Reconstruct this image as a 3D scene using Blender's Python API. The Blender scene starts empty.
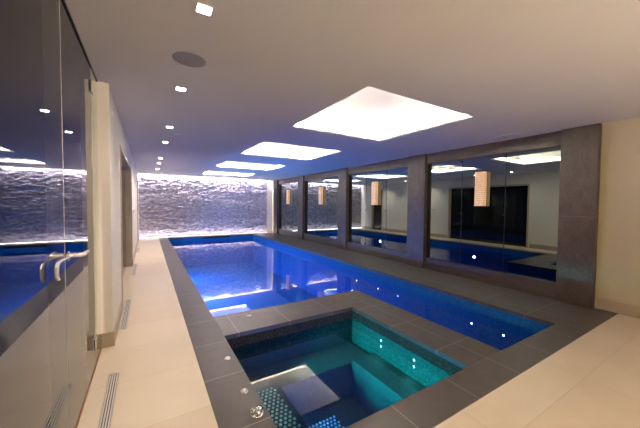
import bpy, bmesh, math, random
from mathutils import Vector, Matrix
C = bpy.context.scene.collection
sc = bpy.context.scene
PI = math.pi

# ------------------------------------------------------------------ camera
CAM_H = 1.386
def cam_axes(yaw=.545623, pitch=.034324, roll=.00918402):
    cy, sy, cp, sp = math.cos(yaw), math.sin(yaw), math.cos(pitch), math.sin(pitch)
    fwd = Vector((sy*cp, cy*cp, -sp)); right = Vector((cy, -sy, 0)); up = right.cross(fwd)
    cr, sr = math.cos(roll), math.sin(roll)
    return cr*right+sr*up, -sr*right+cr*up, fwd
cd = bpy.data.cameras.new('camera'); cam = bpy.data.objects.new('camera', cd); C.objects.link(cam)
r_, u_, f_ = cam_axes()
M3 = Matrix((r_, u_, -f_)).transposed()
cam.matrix_world = Matrix.Translation((0, 0, CAM_H)) @ M3.to_4x4()
cd.lens = 284.22/640*36; cd.sensor_width = 36; cd.clip_start = .02; cd.clip_end = 100
sc.camera = cam

# ------------------------------------------------------------------ world, exposure, light settings
w = bpy.data.worlds.new('World'); sc.world = w; w.use_nodes = True
w.node_tree.nodes['Background'].inputs[0].default_value = (.02, .02, .025, 1)
w.node_tree.nodes['Background'].inputs[1].default_value = .3
sc.view_settings.view_transform = 'Standard'; sc.view_settings.look = 'None'
sc.view_settings.gamma = 1; sc.view_settings.exposure = 0; sc.view_settings.use_curve_mapping = False
cy = sc.cycles
cy.use_denoising = True; cy.use_adaptive_sampling = False
cy.max_bounces = 10; cy.diffuse_bounces = 5; cy.glossy_bounces = 6; cy.transparent_max_bounces = 16
cy.sample_clamp_indirect = 60; cy.caustics_reflective = False; cy.caustics_refractive = False
cy.blur_glossy = .3

P_DOWN, P_SPOT_FAR = 74, 125
WARM = (1.0, .83, .66); COVE = (1.0, .88, .74); COOL = (.93, .86, 1.0); BLUE = (.09, .06, 1.0); BLUE2 = (.10, .36, 1.0)
COVE_STRENGTH = 4; COVE_W = 33; FILL_UPLIGHT_W = 125
STONE_TOP, STONE_BOTTOM = 205, 24
POOL_W = 115; CHANNEL_W = 1.0; SPA_W = 1.0

# ------------------------------------------------------------------ dimensions
H = 2.5
X_L = -.298; X_GLASS = -.392; X_RF = 5.146; X_RW = 5.232; X_MIR = 5.262
Y_B = -2.6; Y_F = 13.17
POOL = (.672, 4.104, 3.58, 12.65)         # main pool; the lane beside the spa runs on to y=1.375
LANE = (2.885, 4.104, 1.375, 3.58)
SPA = (.672, 2.35, 1.381, 3.01)
W_POOL, W_SPA = -.17, -.15
COP = (.361, 5.3, 1.10, 12.92)
COFFERS = [(1.787, 3.5, 2.09, 3.75), (1.787, 3.5, 4.89, 6.43), (1.787, 3.5, 7.68, 9.18), (1.787, 3.5, 10.35, 11.75)]

# ------------------------------------------------------------------ helpers
def link(name, bm, mats, parent=None, smooth=False):
    me = bpy.data.meshes.new(name); 
    bmesh.ops.recalc_face_normals(bm, faces=bm.faces[:])
    bm.to_mesh(me); bm.free()
    if smooth:
        for p in me.polygons: p.use_smooth = True
    o = bpy.data.objects.new(name, me); C.objects.link(o)
    for m in (mats if isinstance(mats, (list, tuple)) else [mats]): me.materials.append(m)
    if parent: o.parent = parent
    return o
def tag(o, label, cat, group=None, kind=None):
    o['label'] = label; o['category'] = cat
    if group: o['group'] = group
    if kind: o['kind'] = kind
    return o
def thing(name, label, cat, loc=(0, 0, 0), group=None, rz=0):
    o = bpy.data.objects.new(name, None); C.objects.link(o); o.location = loc; o.rotation_euler = (0, 0, rz)
    o.empty_display_size = .1
    return tag(o, label, cat, group)
def struct(name, bm, m, parent=None):
    o = link(name, bm, m, parent)
    if not parent: o['kind'] = 'structure'
    return o
def bx(bm, x0, x1, y0, y1, z0, z1, bev=0, mi=0):
    vs = [bm.verts.new((x, y, z)) for x in (x0, x1) for y in (y0, y1) for z in (z0, z1)]
    F = [(0, 1, 3, 2), (4, 6, 7, 5), (0, 4, 5, 1), (2, 3, 7, 6), (0, 2, 6, 4), (1, 5, 7, 3)]
    fs = [bm.faces.new([vs[i] for i in f]) for f in F]
    for f in fs: f.material_index = mi
    if bev:
        es = list({e for f in fs for e in f.edges})
        bmesh.ops.bevel(bm, geom=es, offset=bev, segments=2, affect='EDGES', profile=.6)
    return bm
def box(*a, **k): return bx(bmesh.new(), *a, **k)
def frame_fn(axis):
    a = Vector(axis).normalized(); t = Vector((0, 0, 1)) if abs(a.z) < .9 else Vector((1, 0, 0))
    u = a.cross(t).normalized(); return u, a.cross(u).normalized(), a
def lathe(bm, prof, c=(0, 0, 0), axis=(0, 0, 1), n=28, cap=True):
    u, v, a = frame_fn(axis); c = Vector(c); rings = []
    for r, h in prof:
        rings.append([bm.verts.new(c+a*h+(u*math.cos(2*PI*i/n)+v*math.sin(2*PI*i/n))*max(r, 1e-5)) for i in range(n)])
    for A, B in zip(rings, rings[1:]):
        for i in range(n): bm.faces.new((A[i], A[(i+1) % n], B[(i+1) % n], B[i]))
    if cap: bm.faces.new(rings[0][::-1]); bm.faces.new(rings[-1])
    return bm
def tube(bm, pts, r, n=12):
    pts = [Vector(p) for p in pts]; rings = []
    for i, p in enumerate(pts):
        d = (pts[min(i+1, len(pts)-1)]-pts[max(i-1, 0)]).normalized(); u, v, _ = frame_fn(d)
        if rings:
            pu = prev; u = (pu-d*pu.dot(d)).normalized(); v = d.cross(u)
        prev = u
        rr = r[i] if isinstance(r, (list, tuple)) else r
        rings.append([bm.verts.new(p+(u*math.cos(2*PI*k/n)+v*math.sin(2*PI*k/n))*rr) for k in range(n)])
    for A, B in zip(rings, rings[1:]):
        for k in range(n): bm.faces.new((A[k], A[(k+1) % n], B[(k+1) % n], B[k]))
    bm.faces.new(rings[0][::-1]); bm.faces.new(rings[-1]); return bm

def lamp(name, typ, parent, loc, col, P, rot=(0, 0, 0), **k):
    ld = bpy.data.lights.new(name, typ); ld.color = col; ld.energy = P
    for a, b in k.items(): setattr(ld, a, b)
    o = bpy.data.objects.new(name, ld); C.objects.link(o); o.location = loc; o.rotation_euler = rot
    if parent: o.parent = parent
    return o
# ------------------------------------------------------------------ materials
def mat(name):
    m = bpy.data.materials.new(name); m.use_nodes = True; nt = m.node_tree
    return m, nt, nt.nodes['Principled BSDF']
def N(nt, t, **k):
    n = nt.nodes.new(t)
    for a, b in k.items():
        if a in n.inputs: n.inputs[a].default_value = b
        else: setattr(n, a, b)
    return n
def L(nt, a, b): nt.links.new(a, b)
def coords(nt, scale=(1, 1, 1)):
    tc = N(nt, 'ShaderNodeTexCoord'); mp = N(nt, 'ShaderNodeMapping'); mp.inputs['Scale'].default_value = scale
    L(nt, tc.outputs['Object'], mp.inputs[0]); return mp.outputs[0]
def ramp(nt, fac, stops):
    r = N(nt, 'ShaderNodeValToRGB'); e = r.color_ramp.elements
    while len(e) < len(stops): e.new(.5)
    for k, (p, c) in zip(e, stops): k.position = p; k.color = (*c, 1)
    L(nt, fac, r.inputs[0]); return r.outputs[0]
def noisy(name, c0, c1, scale=4, rough=.5, bump=0, bscale=60, metal=0, detail=4, stretch=(1, 1, 1), spec=.5):
    m, nt, b = mat(name); v = coords(nt, stretch)
    n = N(nt, 'ShaderNodeTexNoise', Scale=scale, Detail=detail); L(nt, v, n.inputs['Vector'])
    L(nt, ramp(nt, n.outputs[0], [(.3, c0), (.7, c1)]), b.inputs['Base Color'])
    b.inputs['Roughness'].default_value = rough; b.inputs['Metallic'].default_value = metal
    b.inputs['Specular IOR Level'].default_value = spec
    if bump:
        n2 = N(nt, 'ShaderNodeTexNoise', Scale=bscale, Detail=4.0); L(nt, v, n2.inputs['Vector'])
        bp = N(nt, 'ShaderNodeBump', Strength=bump, Distance=.01); L(nt, n2.outputs[0], bp.inputs['Height']); L(nt, bp.outputs[0], b.inputs['Normal'])
    return m
def emit(name, col, s):
    m, nt, b = mat(name); b.inputs['Base Color'].default_value = (.8, .8, .8, 1)
    n = N(nt, 'ShaderNodeTexNoise', Scale=3.0); L(nt, coords(nt), n.inputs['Vector'])
    L(nt, ramp(nt, n.outputs[0], [(.2, [x*.97 for x in col]), (.8, col)]), b.inputs['Emission Color'])
    b.inputs['Emission Strength'].default_value = s; return m
def tiled(name, c0, c1, grout, bw, bh, mortar, rough, off=(0, 0), nscale=3, spec=.5):
    m, nt, b = mat(name); tc = N(nt, 'ShaderNodeTexCoord'); mp = N(nt, 'ShaderNodeMapping'); mp.inputs['Location'].default_value = (off[0], off[1], 0)
    L(nt, tc.outputs['Object'], mp.inputs[0]); v = mp.outputs[0]
    br = N(nt, 'ShaderNodeTexBrick', offset=0.0, Scale=1.0); br.offset = 0
    br.inputs['Mortar Size'].default_value = mortar; br.inputs['Mortar Smooth'].default_value = .1
    br.inputs['Brick Width'].default_value = bw; br.inputs['Row Height'].default_value = bh; br.inputs['Bias'].default_value = 0
    L(nt, v, br.inputs['Vector'])
    n = N(nt, 'ShaderNodeTexNoise', Scale=nscale, Detail=6.0, Roughness=.6); L(nt, v, n.inputs['Vector'])
    col = ramp(nt, n.outputs[0], [(.3, c0), (.7, c1)])
    br.inputs['Color1'].default_value = (.47, .47, .47, 1); br.inputs['Color2'].default_value = (.53, .53, .53, 1)
    mul = N(nt, 'ShaderNodeMix', data_type='RGBA', blend_type='OVERLAY'); mul.inputs[0].default_value = 1
    L(nt, col, mul.inputs[6]); L(nt, br.outputs['Color'], mul.inputs[7])
    mx = N(nt, 'ShaderNodeMix', data_type='RGBA'); L(nt, br.outputs['Fac'], mx.inputs[0]); L(nt, mul.outputs[2], mx.inputs[6]); mx.inputs[7].default_value = (*grout, 1)
    L(nt, mx.outputs[2], b.inputs['Base Color']); b.inputs['Roughness'].default_value = rough; b.inputs['Specular IOR Level'].default_value = spec
    bp = N(nt, 'ShaderNodeBump', Strength=.25, Distance=.002, invert=True); L(nt, br.outputs['Fac'], bp.inputs['Height']); L(nt, bp.outputs[0], b.inputs['Normal'])
    return m
def mosaic(name, stops, cell, rough=.25, spec=.5, spark=0.0):
    m, nt, b = mat(name); v = coords(nt)
    sn = N(nt, 'ShaderNodeVectorMath', operation='SNAP'); sn.inputs[1].default_value = (cell,)*3; L(nt, v, sn.inputs[0])
    wn = N(nt, 'ShaderNodeTexWhiteNoise'); L(nt, sn.outputs[0], wn.inputs['Vector'])
    L(nt, ramp(nt, wn.outputs['Value'], stops), b.inputs['Base Color'])
    b.inputs['Roughness'].default_value = rough; b.inputs['Specular IOR Level'].default_value = spec
    bp = N(nt, 'ShaderNodeBump', Strength=.4, Distance=cell*.2); L(nt, wn.outputs['Value'], bp.inputs['Height'])
    if spark: L(nt, bp.outputs[0], b.inputs['Normal'])
    return m
def water(name, tint, rip=.05, scale=3.0, ior=1.33):
    m, nt, b = mat(name); nt.nodes.remove(b); out = nt.nodes['Material Output']
    v = coords(nt, (1, .8, 1)); n = N(nt, 'ShaderNodeTexNoise', Scale=scale, Detail=3.0); L(nt, v, n.inputs['Vector'])
    bp = N(nt, 'ShaderNodeBump', Strength=rip, Distance=.01); L(nt, n.outputs[0], bp.inputs['Height'])
    fr = N(nt, 'ShaderNodeFresnel', IOR=ior); L(nt, bp.outputs[0], fr.inputs['Normal'])
    tr = N(nt, 'ShaderNodeBsdfTransparent', Color=(*tint, 1)); gl = N(nt, 'ShaderNodeBsdfGlossy', Color=(1, 1, 1, 1), Roughness=.0)
    L(nt, bp.outputs[0], gl.inputs['Normal'])
    mx = N(nt, 'ShaderNodeMixShader'); L(nt, fr.outputs[0], mx.inputs[0]); L(nt, tr.outputs[0], mx.inputs[1]); L(nt, gl.outputs[0], mx.inputs[2])
    L(nt, mx.outputs[0], out.inputs[0]); return m
def glass(name, tint=(.9, .95, .92), ior=1.62):
    m, nt, b = mat(name); nt.nodes.remove(b); out = nt.nodes['Material Output']
    fr = N(nt, 'ShaderNodeFresnel', IOR=ior)
    n = N(nt, 'ShaderNodeTexNoise', Scale=2.0); L(nt, coords(nt), n.inputs['Vector'])
    tr = N(nt, 'ShaderNodeBsdfTransparent'); L(nt, ramp(nt, n.outputs[0], [(.2, tint), (.8, [t*.98 for t in tint])]), tr.inputs[0])
    gl = N(nt, 'ShaderNodeBsdfGlossy', Color=(1, 1, 1, 1), Roughness=.0)
    mx = N(nt, 'ShaderNodeMixShader'); L(nt, fr.outputs[0], mx.inputs[0]); L(nt, tr.outputs[0], mx.inputs[1]); L(nt, gl.outputs[0], mx.inputs[2])
    L(nt, mx.outputs[0], out.inputs[0]); return m
def mirror_mat(name, c):
    m, nt, b = mat(name)
    n = N(nt, 'ShaderNodeTexNoise', Scale=1.5); L(nt, coords(nt), n.inputs['Vector'])
    L(nt, ramp(nt, n.outputs[0], [(.2, c), (.8, [x*.96 for x in c])]), b.inputs['Base Color'])
    b.inputs['Metallic'].default_value = 1; b.inputs['Roughness'].default_value = .0; return m
def slate(name, c0, c1, stretch):
    m, nt, b = mat(name); v = coords(nt, stretch)
    n = N(nt, 'ShaderNodeTexNoise', Scale=9.0, Detail=8.0, Roughness=.7); L(nt, v, n.inputs['Vector'])
    n2 = N(nt, 'ShaderNodeTexNoise', Scale=70.0, Detail=3.0, Roughness=.6); L(nt, v, n2.inputs['Vector'])
    ad = N(nt, 'ShaderNodeMix', data_type='RGBA'); ad.inputs[0].default_value = .5; L(nt, n.outputs[0], ad.inputs[6]); L(nt, n2.outputs[0], ad.inputs[7])
    L(nt, ramp(nt, ad.outputs[2], [(.36, c0), (.62, c1)]), b.inputs['Base Color']); b.inputs['Roughness'].default_value = .42
    bp = N(nt, 'ShaderNodeBump', Strength=.5, Distance=.006); L(nt, ad.outputs[2], bp.inputs['Height']); L(nt, bp.outputs[0], b.inputs['Normal']); return m

M = {}
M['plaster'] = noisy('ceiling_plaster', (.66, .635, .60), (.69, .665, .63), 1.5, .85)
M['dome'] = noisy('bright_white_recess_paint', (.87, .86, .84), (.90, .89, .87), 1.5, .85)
M['wall_white'] = noisy('warm_white_paint', (.72, .68, .61), (.75, .71, .64), 1.2, .8)
M['wall_cream'] = noisy('cream_wall', (.44, .375, .25), (.47, .405, .27), 1.2, .8)
M['skirt'] = noisy('taupe_stone_skirting', (.36, .29, .21), (.44, .36, .26), 8, .45, stretch=(1, .3, 2))
M['floor'] = tiled('cream_floor_tile', (.62, .53, .40), (.68, .58, .45), (.57, .49, .38), 1.2, .6, .004, .32, off=(.6, .39), nscale=2.2, spec=.4)
M['coping'] = tiled('charcoal_stone_coping', (.070, .061, .055), (.092, .081, .075), (.22, .20, .18), .6, .6, .004, .38, off=(-.225, .1), nscale=7, spec=.5)
M['kerb'] = slate('brown_slate_plinth', (.055, .040, .030), (.095, .070, .055), (1, .25, 1.5))
M['slate'] = slate('brown_slate_pillar', (.036, .024, .017), (.092, .065, .049), (1, 1, .5))
M['stone'] = noisy('split_stone', (.26, .235, .27), (.64, .60, .66), 8, .85, .5, 50, detail=8, stretch=(1, 1, 2.2))
M['pool'] = mosaic('blue_pool_mosaic', [(0, (.006, .11, .31)), (.5, (.008, .125, .35)), (1, (.012, .15, .40))], .025, .75, .15)
M['spa'] = mosaic('black_spa_mosaic', [(0, (.024, .023, .021)), (.6, (.032, .031, .029)), (.92, (.045, .045, .042)), (1, (.06, .06, .058))], .016, .75, .15)
M['water'] = water('pool_water', (.62, .86, .98), .012, 5.0)
M['water_spa'] = water('spa_water', (.42, .74, .84), .001, 4.0, 1.42)
M['glass'] = glass('clear_glass'); M['seal'] = noisy('clear_edge_seal', (.50, .47, .44), (.58, .54, .50), 6, .3)
M['mirror'] = mirror_mat('tinted_mirror', (.27, .31, .28))
M['dark_metal'] = noisy('dark_metal', (.012, .012, .012), (.03, .028, .026), 20, .35, metal=.6)
M['chrome'] = noisy('polished_chrome', (.78, .78, .78), (.88, .88, .88), 10, .12, metal=1)
M['satin'] = noisy('satin_chrome', (.72, .70, .66), (.80, .78, .74), 10, .3, metal=.65)
M['pale_steel'] = noisy('pale_satin_steel', (.58, .55, .50), (.66, .63, .58), 30, .5, metal=.2)
M['steel'] = noisy('brushed_steel', (.52, .50, .47), (.62, .60, .56), 30, .35, metal=1, stretch=(1, 12, 1))
M['black'] = noisy('black_void', (.004, .004, .004), (.01, .01, .01), 5, .6)
M['door_glass'] = noisy('black_door_glass', (.006, .006, .007), (.01, .01, .011), 3, .02, spec=.8)
M['frame'] = noisy('taupe_door_frame', (.36, .30, .23), (.44, .37, .29), 10, .45, stretch=(2, 2, .3))
M['wood'] = noisy('brown_threshold', (.22, .09, .03), (.34, .15, .06), 12, .4, stretch=(1, .2, 1))
M['white_plastic'] = noisy('white_plastic', (.72, .71, .69), (.78, .77, .75), 5, .4)
M['grey_mesh'] = noisy('grey_speaker_cloth', (.30, .29, .30), (.36, .35, .36), 200, .9)
M['lens'] = emit('warm_lamp_lens', (1, .93, .82), 100)
M['strip'] = emit('warm_led_strip', COVE, COVE_STRENGTH)
M['cool_strip'] = emit('cool_led_strip', COOL, 5)
M['blue_lens'] = emit('blue_lamp_lens', (.05, .15, 1), 6)
M['reflection_dot'] = emit('reflection_dot_glow', (.85, .9, 1), 12)
M['teal_lens'] = emit('teal_lamp_lens', (.5, 1, .95), 7)
M['dark_wall'] = noisy('dark_shower_tile', (.05, .05, .055), (.07, .07, .078), 3, .35)
M['stud'] = noisy('pale_stud', (.45, .55, .5), (.7, .78, .72), 20, .15, metal=.4)

# ------------------------------------------------------------------ structure
# floor (cream tile) laid round the coping
bm = bmesh.new()
bx(bm, -3.2, COP[0], Y_B, Y_F+.1, -.1, 0); bx(bm, COP[0], 5.4, Y_B, COP[2], -.1, 0); bx(bm, COP[0], 5.4, COP[3], Y_F+.1, -.1, 0)
struct('floor', bm, M['floor'])
# coping slabs
def slab(bm, x0, x1, y0, y1): bx(bm, x0, x1, y0, y1, -.045, .002, bev=.003)
bm = bmesh.new()
slab(bm, COP[0], POOL[0], COP[2], COP[3]); slab(bm, POOL[0], LANE[1], COP[2], SPA[2])
slab(bm, SPA[1], LANE[0], SPA[2], SPA[3]); slab(bm, POOL[0], LANE[0], SPA[3], POOL[2])
slab(bm, POOL[0], POOL[1], POOL[3], COP[3]); slab(bm, POOL[1], X_RF+.06, COP[2], COP[3])
o = struct('pool_coping', bm, M['coping']); o['label'] = 'charcoal stone slabs edging the pool and the spa'
# basins
def basin(x0, x1, y0, y1, zb, t=.06):
    pass
bm = bmesh.new(); Z = -1.25; T = .04
bx(bm, POOL[0]-.05, POOL[1]+.05, LANE[2]-.05, POOL[3]+.05, Z-.1, Z)                     # bottom
bx(bm, POOL[0]-.05, POOL[0], POOL[2], POOL[3], Z, -.045); bx(bm, POOL[1], POOL[1]+.05, LANE[2], POOL[3], Z, -.045)
bx(bm, POOL[0]-.05, POOL[1]+.05, POOL[3], POOL[3]+.05, Z, -.045)
bx(bm, LANE[0], POOL[1]+.05, LANE[2]-.05, LANE[2], Z, -.045)
bx(bm, POOL[0], LANE[0], POOL[2]-.05, POOL[2], Z, -.045); bx(bm, LANE[0]-.05, LANE[0], LANE[2], POOL[2]-.05, Z, -.045)
o = struct('pool_basin', bm, M['pool']); o['label'] = 'blue mosaic lined pool basin'
bm = bmesh.new(); ZS = -.85; s0, s1, s2, s3 = SPA
bx(bm, s0, s1, s2, s3, ZS-.05, ZS)
bx(bm, s0-.04, s0, s2-.04, s3+.04, ZS, -.045); bx(bm, s1, s1+.04, s2-.04, s3+.04, ZS, -.045)
bx(bm, s0, s1, s2-.04, s2, ZS, -.045); bx(bm, s0, s1, s3, s3+.04, ZS, -.045)
bx(bm, s0, s1, s3-.42, s3, ZS, -.46, bev=.01); bx(bm, s1-.33, s1, s2, s3-.42, ZS, -.42, bev=.01); bx(bm, s0, s0+.42, s2, s3-.42, ZS, -.40, bev=.01)
o = struct('spa_basin', bm, M['spa']); o['label'] = 'black mosaic lined spa tub with bench'

# walls
LD = [(4.465, 7.42, 2.13), (11.35, 12.2, 2.2)]
bm = bmesh.new(); xw0 = -.49; ys = 3.345
for y0, y1, zt in LD:
    bx(bm, xw0, X_L, ys, y0, 0, H); bx(bm, xw0, X_L, y0, y1, zt, H); ys = y1
bx(bm, xw0, X_L, ys, Y_F, 0, H); bx(bm, xw0, X_L, 12.99, Y_F, H, 2.66)
struct('wall_left', bm, M['wall_white'])
bm = bmesh.new(); bx(bm, -3.2, xw0, 3.42, 3.5, 0, H); struct('wall_shower', bm, M['dark_wall'])
bm = bmesh.new(); bx(bm, -3.3, -3.2, Y_B, 3.5, 0, H); struct('wall_shower_side', bm, M['wall_cream'])
bm = bmesh.new(); bx(bm, -3.3, 5.5, Y_B-.1, Y_B, 0, H); struct('wall_back', bm, M['wall_cream'])
bm = bmesh.new(); bx(bm, X_RW, 5.5, Y_B, 1.36, 0, H); bx(bm, 5.29, 5.5, 1.36, 12.77, 0, H); bx(bm, X_RF+.06, 5.5, 12.77, Y_F, 0, 2.66)
struct('wall_right', bm, M['wall_cream'])
bm = bmesh.new(); bx(bm, xw0, 5.5, Y_F, Y_F+.15, 0, 2.66); struct('wall_far', bm, M['wall_white'])
# rough split-stone cladding on the far wall
random.seed(5); bm = bmesh.new(); z = .06
while z < 2.62:
    h = random.uniform(.028, .058); h = min(h, 2.625-z)
    if h < .012: break
    x = X_L+.005
    while x < 4.95:
        l = min(random.uniform(.08, .26), 4.95-x)
        if 4.95-(x+l) < .05: l = 4.95-x
        d = random.uniform(.015, .09); nx, nz = max(2, int(l/.05)), 2
        tilt = random.uniform(-.2, .2)
        g = []
        for j in range(nz+1):
            row = []
            for i in range(nx+1):
                edge = (i in (0, nx)) or (j in (0, nz))
                dd = d-(.008 if edge else 0)+random.uniform(-.014, .014)+tilt*(i/nx-.5)*.08
                row.append(bm.verts.new((x+l*i/nx, Y_F-max(.006, dd), z+h*j/nz+(random.uniform(-.003, .003) if 0 < j < nz else 0))))
            g.append(row)
        for j in range(nz):
            for i in range(nx): bm.faces.new((g[j][i], g[j][i+1], g[j+1][i+1], g[j+1][i]))
        def side(vs):
            bk = [bm.verts.new((v.co.x, Y_F-.002, v.co.z)) for v in vs]
            for a in range(len(vs)-1): bm.faces.new((vs[a], bk[a], bk[a+1], vs[a+1]))
        side(g[0]); side(g[-1][::-1]); side([r[-1] for r in g]); side([r[0] for r in g][::-1])
        x += l
    z += h
o = struct('wall_cladding_far', bm, M['stone']); o['label'] = 'rough split stone cladding over the far wall'

# ceiling: slab with four openings
def rects_minus(x0, x1, y0, y1, holes):
    out = []; y = y0
    for hx0, hx1, hy0, hy1 in holes:
        out.append((x0, x1, y, hy0)); out.append((x0, hx0, hy0, hy1)); out.append((hx1, x1, hy0, hy1)); y = hy1
    out.append((x0, x1, y, y1)); return out
bm = bmesh.new()
for a in rects_minus(-3.3, 5.5, Y_B-.1, 12.99, COFFERS): bx(bm, *a, H, H+.03)
bx(bm, xw0, 5.5, 12.99, Y_F+.15, 2.66, 2.69); bx(bm, xw0, 5.5, 12.96, 12.99, H+.03, 2.66); bx(bm, -3.3, xw0, 12.99, Y_F+.15, H, H+.03)
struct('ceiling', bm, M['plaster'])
# skirting
bm = bmesh.new(); bx(bm, X_RW-.015, X_RW, Y_B, 1.335, 0.0, .15, bev=.003); struct('baseboard_right', bm, M['skirt'])
bm = bmesh.new()
for y0, y1 in ((3.33, 4.42), (7.47, 11.3), (12.25, Y_F-.08)): bx(bm, X_L, X_L+.015, y0, y1, 0, .14, bev=.003)
bx(bm, xw0, X_L, 3.33, 3.345, 0, .14, bev=.003); struct('baseboard_left', bm, M['skirt'])
bm = bmesh.new(); bx(bm, -3.2, 5.2, Y_B, Y_B+.015, 0, .15); struct('baseboard_back', bm, M['skirt'])
# left wall doors: dark glass in deep taupe frames
for i, (y0, y1, zt) in enumerate(LD):
    d = bpy.data.objects.new('door_%d' % (i+1), None); C.objects.link(d); d['kind'] = 'structure'; d.location = (-.45, y0, 0)
    def loc(bm):
        bmesh.ops.translate(bm, verts=bm.verts[:], vec=(.45, -y0, 0)); return bm
    b = bmesh.new()
    for a in ((y0, y0+.05, 0, zt), (y1-.05, y1, 0, zt), (y0+.05, y1-.05, zt-.05, zt)): bx(b, xw0, X_L+.012, a[0], a[1], a[2], a[3], bev=.003)
    link('door_frame', loc(b), M['frame'], d)
    n = 3 if i == 0 else 1; ww = (y1-y0-.1)/n
    for k in range(n):
        b = bmesh.new(); a = y0+.05+k*ww; bx(b, -.42, -.40, a+.002, a+ww-.002, 0.003, zt-.05); link('glass_leaf', loc(b), M['door_glass'], d)
    if i == 0:
        b = bmesh.new()
        bx(b, X_L-.012, X_L+.02, y1-.06, y1+.01, 0, .14); link('plinth_block', loc(b), M['skirt'], d)

# right side: pillars, header, plinth
PIL = [(1.335, 1.745), (4.115, 4.58), (6.965, 7.39), (9.79, 10.21), (12.33, 12.77)]
bm = bmesh.new()
for (a, b), (c, d) in zip(PIL, PIL[1:]): bx(bm, 5.215, 5.29, b, c, 2.285, H)
struct('trim_1', bm, M['slate'])['label'] = 'brown slate band above the mirrors'
bm = bmesh.new()
for (a, b), (c, d) in zip(PIL, PIL[1:]): bx(bm, 5.215, 5.29, b, c, 0, .235, bev=.004)
struct('trim_2', bm, M['kerb'])['label'] = 'brown slate plinth under the mirrors'
PN = ['nearest the camera, beside the cream wall', 'second from the cream wall', 'middle one of five', 'fourth from the cream wall', 'farthest, beside the rough stone wall']
for (a, b), pn in zip(PIL, PN):
    t = thing('stone_pillar', 'brown slate clad pillar by the pool, '+pn, 'pillar', (5.22, (a+b)/2, 0), 'slate pillars between the mirrors')
    hw = (b-a)/2
    link('lower_slab', box(X_RF-5.22, .07, -hw, hw, 0.003, 1.2445, bev=.0008), M['slate'], t)
    link('upper_slab', box(X_RF-5.22, .07, -hw, hw, 1.2455, H-.002, bev=.0008), M['slate'], t)

# ------------------------------------------------------------------ water
def sheet(name, rects, z, m, label):
    bm = bmesh.new()
    for x0, x1, y0, y1 in rects: bm.faces.new([bm.verts.new(p) for p in ((x0, y0, z), (x1, y0, z), (x1, y1, z), (x0, y1, z))])
    bmesh.ops.remove_doubles(bm, verts=bm.verts[:], dist=1e-4)
    o = link(name, bm, m); return tag(o, label, 'water', kind='stuff')
sheet('pool_water', [(POOL[0], POOL[1], POOL[2], POOL[3]), (LANE[0], LANE[1], LANE[2], POOL[2])], W_POOL, M['water'], 'blue lit water filling the long swimming pool')
sheet('spa_water', [SPA], W_SPA, M['water_spa'], 'dark teal water in the square spa tub')

# ------------------------------------------------------------------ cove ceiling lights
CN = ['nearest the camera', 'second from the camera', 'third from the camera', 'farthest, next to the rough stone wall']
for (x0, x1, y0, y1), cn in zip(COFFERS, CN):
    cx, cy_ = (x0+x1)/2, (y0+y1)/2
    t = thing('ceiling_cove_light', 'glowing rectangular ceiling recess over the pool, '+cn, 'ceiling light', (cx, cy_, H), 'lit ceiling recesses')
    a, b = (x1-x0)/2, (y1-y0)/2; g = .075; hh = .27; inset = .42
    bm = bmesh.new(); rings = []; nq = 8
    for q in range(13):
        th = q/12*PI/2; off = g-inset*(1-math.cos(th)); z = .031+hh*math.sin(th); rad = .03+.25*(1-math.cos(th))
        hx, hy = a+off, b+off; ring = []
        for cxs, cys, a0 in ((1, 1, 0), (-1, 1, PI/2), (-1, -1, PI), (1, -1, 1.5*PI)):
            for k in range(nq+1):
                an = a0+k/nq*PI/2; ring.append(bm.verts.new((cxs*(hx-rad)+rad*math.cos(an), cys*(hy-rad)+rad*math.sin(an), z)))
        rings.append(ring)
    for R0, R1 in zip(rings, rings[1:]):
        for k in range(len(R0)): bm.faces.new((R0[k], R0[(k+1) % len(R0)], R1[(k+1) % len(R0)], R1[k]))
    bm.faces.new(rings[-1])
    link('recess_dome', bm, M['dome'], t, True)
    for s in (-1, 1):
        bm = bmesh.new(); bx(bm, min(s*(a+.036), s*(a+.042)), max(s*(a+.036), s*(a+.042)), -b, b, .034, .05); link('led_strip', bm, M['strip'], t)
        lamp('cove_lamp', 'AREA', t, (s*(a+.034), 0, .06), COVE, COVE_W, rot=(0, -s*math.radians(97), 0), shape='RECTANGLE', size=.02, size_y=2*b, spread=math.radians(110))
        lamp('cove_lamp', 'AREA', t, (0, s*(b+.034), .06), COVE, COVE_W, rot=(s*math.radians(97), 0, 0), shape='RECTANGLE', size=2*a, size_y=.02, spread=math.radians(110))
        bm = bmesh.new(); bx(bm, -a, a, min(s*(b+.036), s*(b+.042)), max(s*(b+.036), s*(b+.042)), .034, .05); link('led_strip', bm, M['strip'], t)

# ------------------------------------------------------------------ recessed downlights
def downlight(x, y, label, P):
    t = thing('recessed_downlight', label, 'downlight', (x, y, H), 'recessed ceiling downlights')
    b = bmesh.new(); s = .045
    for q in ((-s, -s+.008, -s, s), (s-.008, s, -s, s), (-s+.008, s-.008, -s, -s+.008), (-s+.008, s-.008, s-.008, s)): bx(b, *q, -.004, 0)
    link('trim_ring', b, M['white_plastic'], t)
    link('lens', box(-s+.008, s-.008, -s+.008, s-.008, -.003, -.0005), M['lens'], t)
    lamp('spot', 'SPOT', t, (0, 0, -.01), WARM, P, spot_size=math.radians(130), spot_blend=.9, shadow_soft_size=.03)
DY = [1.78, 3.12, 4.76, 5.98, 8.18, 9.25, 10.87]
ORD = ['nearest the camera', 'second from the camera, beyond the round speaker', 'third from the camera', 'fourth from the camera', 'fifth from the camera', 'sixth from the camera', 'farthest, near the stone wall']
for y, n in zip(DY, ORD): downlight(.29, y, 'small square recessed downlight over the left walkway, '+n, P_DOWN if y < 7 else P_SPOT_FAR)
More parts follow.
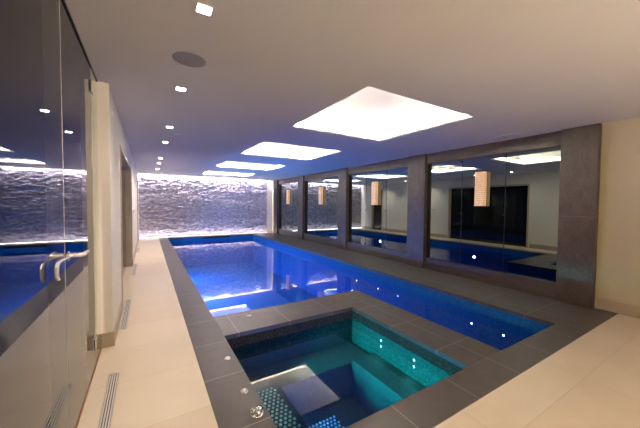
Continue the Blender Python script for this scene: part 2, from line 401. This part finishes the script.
for x, y, n in ((.29, -.3, 'overhead left'), (2.2, -.9, 'overhead middle')):
    downlight(x, y, 'small square recessed downlight behind the camera, '+n, 28)
for x, n in ((.6, 'left'), (2.6, 'right')):  # unseen uplighters added to brighten the ceiling
    t = thing('fill_uplight', 'added white fill uplighter on the wall behind the camera, %s one' % n, 'wall lamp', (x, Y_B, 1.6), 'added fill uplighters')
    b = bmesh.new(); lathe(b, [(.02, -.06), (.07, -.03), (.10, .04), (.095, .04), (.065, -.02), (.0, -.04)], (0, .11, 0), n=28); link('bowl', b, M['white_plastic'], t)
    link('bracket', box(-.02, .02, 0, .03, -.04, 0), M['white_plastic'], t)
    lamp('lamp_glow', 'SPOT', t, (0, .11, .05), (1, .82, .63), FILL_UPLIGHT_W*4, rot=(PI-math.radians(50), 0, 0), spot_size=math.radians(150), spot_blend=1, shadow_soft_size=.05)
for x, y, n in ((-1.8, 1.2, 'near'), (-1.8, 2.6, 'far')):  # unseen downlights added to brighten the side room through the glass
    downlight(x, y, 'small square fill downlight added in the room behind the glass, '+n+' one', 420)

# ------------------------------------------------------------------ led strips lighting the stone
t = thing('led_strip_light', 'bright led strip along the top of the rough stone wall', 'strip light', (2.32, Y_F-.12, 2.655), 'wall washing led strips')
link('housing', box(-2.6, 2.62, -.02, .02, -.012, 0), M['white_plastic'], t)
link('diffuser', box(-2.6, 2.62, -.012, .012, -.016, -.012), M['cool_strip'], t)
lamp('strip_lamp', 'AREA', t, (0, -.03, -.022), COOL, STONE_TOP, rot=(math.radians(-8), 0, 0), shape='RECTANGLE', size=5.2, size_y=.03)
t = thing('led_strip_light', 'bright led strip along the floor at the foot of the stone wall', 'strip light', (2.32, Y_F-.13, 0), 'wall washing led strips')
link('housing', box(-2.6, 2.62, -.02, .02, 0, .014), M['steel'], t)
link('diffuser', box(-2.6, 2.62, -.012, .012, .014, .018), M['cool_strip'], t)
lamp('strip_lamp', 'AREA', t, (0, -.01, .026), COOL, STONE_BOTTOM, rot=(PI+math.radians(6), 0, 0), shape='RECTANGLE', size=5.2, size_y=.03)

# ------------------------------------------------------------------ mirrors and wall lamps
BAY = ['nearest bay', 'second bay from the camera', 'third bay from the camera', 'farthest bay, by the stone wall']
PAN = ['near panel', 'middle panel', 'far panel']
for i in range(4):
    y0, y1 = PIL[i][1], PIL[i+1][0]; w3 = (y1-y0)/3
    for k in range(3):
        a, b = y0+k*w3, y0+(k+1)*w3
        t = thing('mirror_panel', 'tall tinted mirror between slate pillars, %s of the %s' % (PAN[k], BAY[i]), 'mirror', (X_MIR, (a+b)/2, .235), 'tinted mirror panels')
        hw = (b-a)/2
        link('mirror_glass', box(0, .01, -hw+.004, hw-.004, .004, 2.045), M['mirror'], t)
        bm = bmesh.new()
        if k == 0: bx(bm, -.012, .02, -hw, -hw+.02, 0, 2.05)
        else: bx(bm, -.003, .02, -hw, -hw+.004, 0, 2.05)
        if k == 2: bx(bm, -.012, .02, hw-.02, hw, 0, 2.05)
        else: bx(bm, -.003, .02, hw-.004, hw, 0, 2.05)
        link('edge_strip', bm, M['dark_metal'], t)
        if k:
            for z in (.05, 1.0, 2.0): link('joint_clip', box(-.007, .0, -hw+.0005, -hw+.03, z-.014, z+.014, bev=.002), M['dark_metal'], t)
# woven lamp shade material: warm lit bands
m, nt, b = mat('woven_lit_shade'); v = coords(nt)
wv = N(nt, 'ShaderNodeTexWave', Scale=9.0, Distortion=3.0, Detail=3.0); wv.bands_direction = 'Z'; L(nt, v, wv.inputs['Vector'])
wn = N(nt, 'ShaderNodeTexNoise', Scale=45.0, Detail=3.0); mp = N(nt, 'ShaderNodeMapping'); mp.inputs['Scale'].default_value = (1, 1, .35)
L(nt, v, mp.inputs[0]); L(nt, mp.outputs[0], wn.inputs['Vector'])
mi = N(nt, 'ShaderNodeMix', data_type='RGBA'); mi.inputs[0].default_value = .55; L(nt, wv.outputs[0], mi.inputs[6]); L(nt, wn.outputs[0], mi.inputs[7])
L(nt, ramp(nt, mi.outputs[2], [(.3, (.42, .20, .09)), (.7, (1.0, .62, .34))]), b.inputs['Emission Color']); b.inputs['Emission Strength'].default_value = .62
b.inputs['Base Color'].default_value = (.5, .35, .2, 1); M['shade'] = m
LN = ['in the nearest bay', 'in the second bay', 'in the third bay', 'in the farthest bay, by the stone wall']
for y, n in zip((2.93, 5.76, 8.53, 11.25), LN):
    t = thing('wall_lamp', 'glowing woven box lamp mounted on the mirrors '+n, 'wall lamp', (X_MIR, y, 1.38), 'woven box wall lamps')
    link('back_plate', box(-.014, 0, -.05, .05, .06, .56), M['dark_metal'], t)
    link('shade', box(-.10, -.014, -.085, .085, 0, .62, bev=.006), M['shade'], t)
    link('cap', box(-.096, -.018, -.08, .08, .62, .628), M['dark_metal'], t)

# ------------------------------------------------------------------ glass front of the side room
GX0, GX1 = X_GLASS-.005, X_GLASS+.005
t = thing('glass_partition', 'large fixed glass pane in the left foreground beside the glass door', 'glass panel', (X_GLASS, 0, 0), 'glass screen panels')
link('glass_pane', box(-.005, .005, Y_B+.02, 2.03, .012, 2.485), M['glass'], t)
link('edge_seal', box(-.006, .006, 2.03, 2.036, .012, 2.485), M['seal'], t)
t = thing('glass_partition', 'narrow fixed glass strip between the glass door and the end of the white wall', 'glass panel', (X_GLASS, 3.18, 0), 'glass screen panels')
link('glass_pane', box(-.005, .005, -.165, .148, .012, 2.485), M['glass'], t)
link('edge_seal', box(-.006, .006, -.17, -.165, .012, 2.485), M['seal'], t)
d = thing('glass_door', 'frameless clear glass door with a chrome lever handle, left foreground', 'door', (X_GLASS, 2.045, 0))
link('glass_pane', box(-.005, .005, 0, .955, .014, 2.475), M['glass'], d)
link('edge_seal', box(-.006, .006, .955, .96, .014, 2.475), M['seal'], d)
for z in (.2, 2.33):
    bm = bmesh.new()
    for s in (-1, 1): bx(bm, min(s*.006, s*.016), max(s*.006, s*.016), .90, 1.03, z-.045, z+.045, bev=.004)
    lathe(bm, [(.009, -.05), (.009, .05)], (0.0, .965, z), (0, 0, 1), 14)
    link('hinge', bm, M['chrome'], d)
hz = 1.085
bm = bmesh.new(); lathe(bm, [(.0, .006), (.024, .006), (.026, .009), (.026, .014), (.020, .017), (.0, .017)], (0, .035, hz), (1, 0, 0), 24)
lathe(bm, [(.0, .006), (.024, .006), (.026, .009), (.026, .014), (.020, .017), (.0, .017)], (0, .035, hz), (-1, 0, 0), 24); link('rose', bm, M['chrome'], d)
bm = bmesh.new(); tube(bm, [(.015, .035, hz), (.055, .035, hz), (.068, .040, hz), (.075, .055, hz), (.078, .10, hz+.001), (.08, .15, hz+.003)], [.010, .010, .012, .012, .011, .010])
link('lever', bm, M['satin'], d)
bm = bmesh.new(); tube(bm, [(.030, .02, hz), (.030, -.10, hz+.008), (.030, -.22, hz+.014), (.030, -.28, hz+.010), (.030, -.295, hz-.003), (.030, -.295, hz-.05), (.030, -.285, hz-.063), (.030, -.26, hz-.068)], [.005, .005, .006, .008, .009, .008, .006, .005])
link('latch_lever', bm, M['satin'], d)
bm = bmesh.new(); bx(bm, X_GLASS-.012, X_GLASS+.012, Y_B, 3.33, 2.487, H); struct('trim_3', bm, M['dark_metal'])['label'] = 'dark channel holding the top of the glass screen'
bm = bmesh.new(); bx(bm, X_GLASS-.008, X_GLASS+.010, Y_B, 3.33, 0, .01); struct('trim_4', bm, M['wood'])['label'] = 'brown threshold strip under the glass screen'

# ------------------------------------------------------------------ floor grilles
for y0, y1, n in ((1.72, 2.79, 'nearest the camera'), (3.72, 4.85, 'second from the camera'), (6.45, 7.62, 'third from the camera'), (9.3, 10.35, 'farthest from the camera')):
    t = thing('floor_grille', 'slotted steel grille set in the floor by the left wall, '+n, 'floor grille', (-.243, (y0+y1)/2, 0), 'slotted floor grilles')
    h = (y1-y0)/2; b = bmesh.new()
    bx(b, -.034, -.029, -h, h, .0005, .003); bx(b, .029, .034, -h, h, .0005, .003); bx(b, -.029, .029, -h, -h+.006, .0005, .003); bx(b, -.029, .029, h-.006, h, .0005, .003)
    link('frame', b, M['steel'], t)
    link('slot_tray', box(-.029, .029, -h+.006, h-.006, .0002, .001), M['black'], t)
    b = bmesh.new()
    for k in range(4): xx = -.0225+k*.015; bx(b, xx-.0045, xx+.0045, -h+.006, h-.006, .001, .003)
    link('bars', b, M['pale_steel'], t)

# ------------------------------------------------------------------ ceiling fittings
t = thing('ceiling_speaker', 'round grey speaker grille flush in the ceiling between downlights', 'speaker', (.293, 2.45, H))
b = bmesh.new(); lathe(b, [(.104, -.0005), (.104, -.006), (.118, -.005), (.120, -.0005)], (0, 0, 0), (0, 0, 1), 40, cap=False); link('rim', b, M['grey_mesh'], t)
b = bmesh.new(); lathe(b, [(.0, -.001), (.103, -.001), (.103, -.004), (.0, -.006)], (0, 0, 0), (0, 0, 1), 40, cap=False); link('speaker_grille', b, M['grey_mesh'], t)
for x, y, r, n in ((.41, 5.2, .035, 'the nearer one, between two downlights'), (.34, 7.1, .035, 'the farther one')):
    t = thing('smoke_detector', 'tiny pale round detector on the ceiling, '+n, 'detector', (x, y, H), 'ceiling detectors')
    b = bmesh.new(); lathe(b, [(r, -.0005), (r, -.006), (r*.8, -.012), (r*.35, -.013)]); link('base', b, M['white_plastic'], t)
    b = bmesh.new(); lathe(b, [(r*.3, -.013), (r*.3, -.022), (r*.15, -.025)]); link('sensor', b, M['grey_mesh'], t)
t = thing('ceiling_vent', 'small narrow grey air vent in the ceiling above the nearest mirrors', 'vent', (4.88, 2.36, H))
b = bmesh.new()
for q in ((-.05, -.04, -.16, .16), (.04, .05, -.16, .16), (-.04, .04, -.16, -.15), (-.04, .04, .15, .16)): bx(b, *q, -.006, -.0005)
link('frame', b, M['white_plastic'], t)
b = bmesh.new()
for k in range(5): bx(b, -.035+k*.015, -.028+k*.015, -.15, .15, -.005, -.001)
link('blades', b, M['grey_mesh'], t)
link('backing', box(-.04, .04, -.15, .15, -.0009, -.0003), M['black'], t)

# ------------------------------------------------------------------ thermostat
t = thing('thermostat', 'small round white dial on the white wall past the wide door', 'thermostat', (X_L, 8.12, 1.2))
b = bmesh.new(); lathe(b, [(.055, .0005), (.055, .012), (.045, .02)], (0, 0, 0), (1, 0, 0)); link('base', b, M['white_plastic'], t)
b = bmesh.new(); lathe(b, [(.03, .02), (.03, .03), (.025, .034)], (0, 0, 0), (1, 0, 0)); link('dial', b, M['steel'], t)

# ------------------------------------------------------------------ poolside buttons
for x, y, n in ((.597, 2.545, 'the farther of the two on the left edge'), (.597, 2.03, 'the nearer, beside the lobed knob')):
    t = thing('spa_button', 'round chrome button in the spa coping, '+n, 'button', (x, y, .002), 'chrome spa buttons')
    b = bmesh.new(); lathe(b, [(.018, 0), (.030, 0), (.031, .004), (.027, .010), (.019, .010), (.018, .004)], n=28, cap=False); link('bezel', b, M['chrome'], t, True)
    b = bmesh.new(); lathe(b, [(.0175, .001), (.0175, .013), (.012, .018), (.0, .019)], n=24); link('plunger', b, M['steel'], t, True)
t = thing('spa_air_control', 'three lobed clear and chrome air control knob on the spa coping', 'control knob', (.605, 1.775, .002))
b = bmesh.new(); lathe(b, [(.045, 0), (.047, .003), (.040, .006), (.0, .007)], n=30); link('base', b, M['chrome'], t, True)
for k in range(3):
    a = k*2*PI/3+.5; b = bmesh.new()
    lathe(b, [(.0, .006), (.017, .008), (.021, .018), (.016, .028), (.0, .032)], (.026*math.cos(a), .026*math.sin(a), 0), n=18, cap=False); link('lobe', b, M['chrome'], t, True)
b = bmesh.new(); lathe(b, [(.011, .006), (.011, .036), (.006, .040), (0, .041)], n=16); link('spindle', b, M['chrome'], t, True)
t = thing('pool_nozzle', 'small clear and chrome cap on the slab between pool and spa', 'nozzle', (1.057, 3.41, .002))
b = bmesh.new(); lathe(b, [(.026, 0), (.027, .004), (.020, .007), (.0, .008)], n=24); link('base', b, M['steel'], t, True)
b = bmesh.new(); lathe(b, [(.010, .006), (.012, .022), (.008, .030), (.0, .031)], n=18); link('cap', b, M['chrome'], t, True)

# ------------------------------------------------------------------ skimmer slot
t = thing('pool_skimmer', 'long black skimmer slot in the far end wall of the pool', 'skimmer', (2.52, POOL[3], -.06))
b = bmesh.new(); bx(b, -.54, .54, -.012, 0, -.035, -.028); bx(b, -.54, .54, -.012, 0, .028, .035); bx(b, -.54, -.53, -.012, 0, -.028, .028); bx(b, .53, .54, -.012, 0, -.028, .028)
link('frame', b, M['dark_metal'], t); link('flap', box(-.53, .53, -.005, -.001, -.028, .028), M['black'], t)

# ------------------------------------------------------------------ underwater lights
def uwlight(loc, axis, label, lens, col, P, r=.035, group='blue pool lights', size=.07, tilt=0, spread=170):
    t = thing('underwater_light', label, 'pool light', loc, group)
    b = bmesh.new(); lathe(b, [(r, .0), (r*1.25, .0), (r*1.25, .008), (r, .012)], (0, 0, 0), axis, 24, cap=False); link('bezel', b, M['chrome'], t, True)
    b = bmesh.new(); lathe(b, [(r*.98, .001), (r*.98, .008), (r*.6, .014), (0, .016)], (0, 0, 0), axis, 24); link('lens', b, M[lens], t, True)
    if P:
        q = Vector(axis); q.z += tilt
        lo = lamp('lamp_glow', 'AREA', t, Vector(axis)*.03, col, P, shape='DISK', size=size)
        lo.rotation_euler = q.to_track_quat('-Z', 'Y').to_euler(); lo.data.spread = math.radians(spread)
for y, n in ((4.3, 'nearest'), (5.69, 'second'), (8.05, 'third'), (10.41, 'farthest')):
    uwlight((POOL[0], y, -.42), (1, 0, 0), 'blue underwater lamp in the left pool wall, '+n+' from the spa', 'blue_lens', BLUE if y < 6 else BLUE2, POOL_W*(.07 if y < 5 else .30 if y < 6 else 1), tilt=-.12)
uwlight((LANE[0], 2.3, -.42), (1, 0, 0), 'blue underwater lamp in the lane beside the spa', 'blue_lens', BLUE, CHANNEL_W, tilt=0)
for y, n in ((2.44, 'farther'), (1.955, 'nearer')):
    for z, q in ((-.215, 'upper'), (-.285, 'lower')):
        uwlight((SPA[1], y, z), (-1, 0, 0), 'tiny bright spa lamp on the right tub wall, %s of the %s pair' % (q, n), 'teal_lens', (.15, .95, .9), SPA_W if q == 'lower' else 0, r=.012, group='spa wall lamps', size=.03, tilt=-.5)
uwlight((1.093, 2.33, -.55), (1, 0, 0), 'small blue lamp in the riser of the spa bench', 'blue_lens', (.01, .22, 1), 6, r=.016, group='spa wall lamps', size=.03, tilt=-.1)
for y, n in ((1.62, 'nearest'), (2.15, 'middle'), (2.72, 'farthest')):
    uwlight((SPA[0], y, -.21), (1, 0, 0), 'teal lamp under the left rim of the spa, the %s one' % n, 'teal_lens', (.01, .72, .70), 9, r=.02, group='spa rim lamps', size=.05, tilt=-.10, spread=36)
uwlight((1.5, SPA[2], -.6), (0, 1, 0), 'added hidden blue fill lamp low in the near wall of the spa tub', 'blue_lens', (.01, .22, 1), 9, r=.02, group='spa rim lamps', size=.05, spread=150)  # hidden lamp added to tint the middle of the spa blue

for y, n in ((5.09, 'farthest, just past the divider'), (4.38, 'second farthest'), (3.84, 'middle of five'), (2.38, 'second nearest'), (1.94, 'nearest the front end of the lane')):  # glowing dots stand in for double reflections of the downlights
    uwlight((POOL[1], y, -.36), (-1, 0, 0), 'tiny glowing dot imitating a downlight reflection, on the right pool wall, '+n, 'reflection_dot', BLUE, 0, r=.013, group='imitated downlight reflections in the lane')

# studded seat plates
def plate(name, x0, x1, y0, y1, z, label, st=.042):
    t = thing(name, label, 'air plate', ((x0+x1)/2, (y0+y1)/2, z), 'studded air plates')
    link('plate', box(-(x1-x0)/2, (x1-x0)/2, -(y1-y0)/2, (y1-y0)/2, 0, .006), M['spa'], t)
    b = bmesh.new(); ny = int((y1-y0)/st); nx = int((x1-x0)/st)
    for j in range(ny):
        for i in range(nx):
            x = -(x1-x0)/2+(i+.5+(.25 if j % 2 else -.25))*st; y = -(y1-y0)/2+(j+.5)*st
            lathe(b, [(.014, .006), (.012, .012), (.006, .0155), (0, .016)], (x, y, 0), n=8, cap=False)
    link('studs', b, M['stud'], t, True)
plate('air_plate', .70, 1.07, 1.75, 2.56, -.40, 'pale studded plate on the left bench of the spa')
plate('air_plate', 1.16, 1.70, 1.75, 2.45, -.85, 'pale studded plate on the deep floor of the spa')
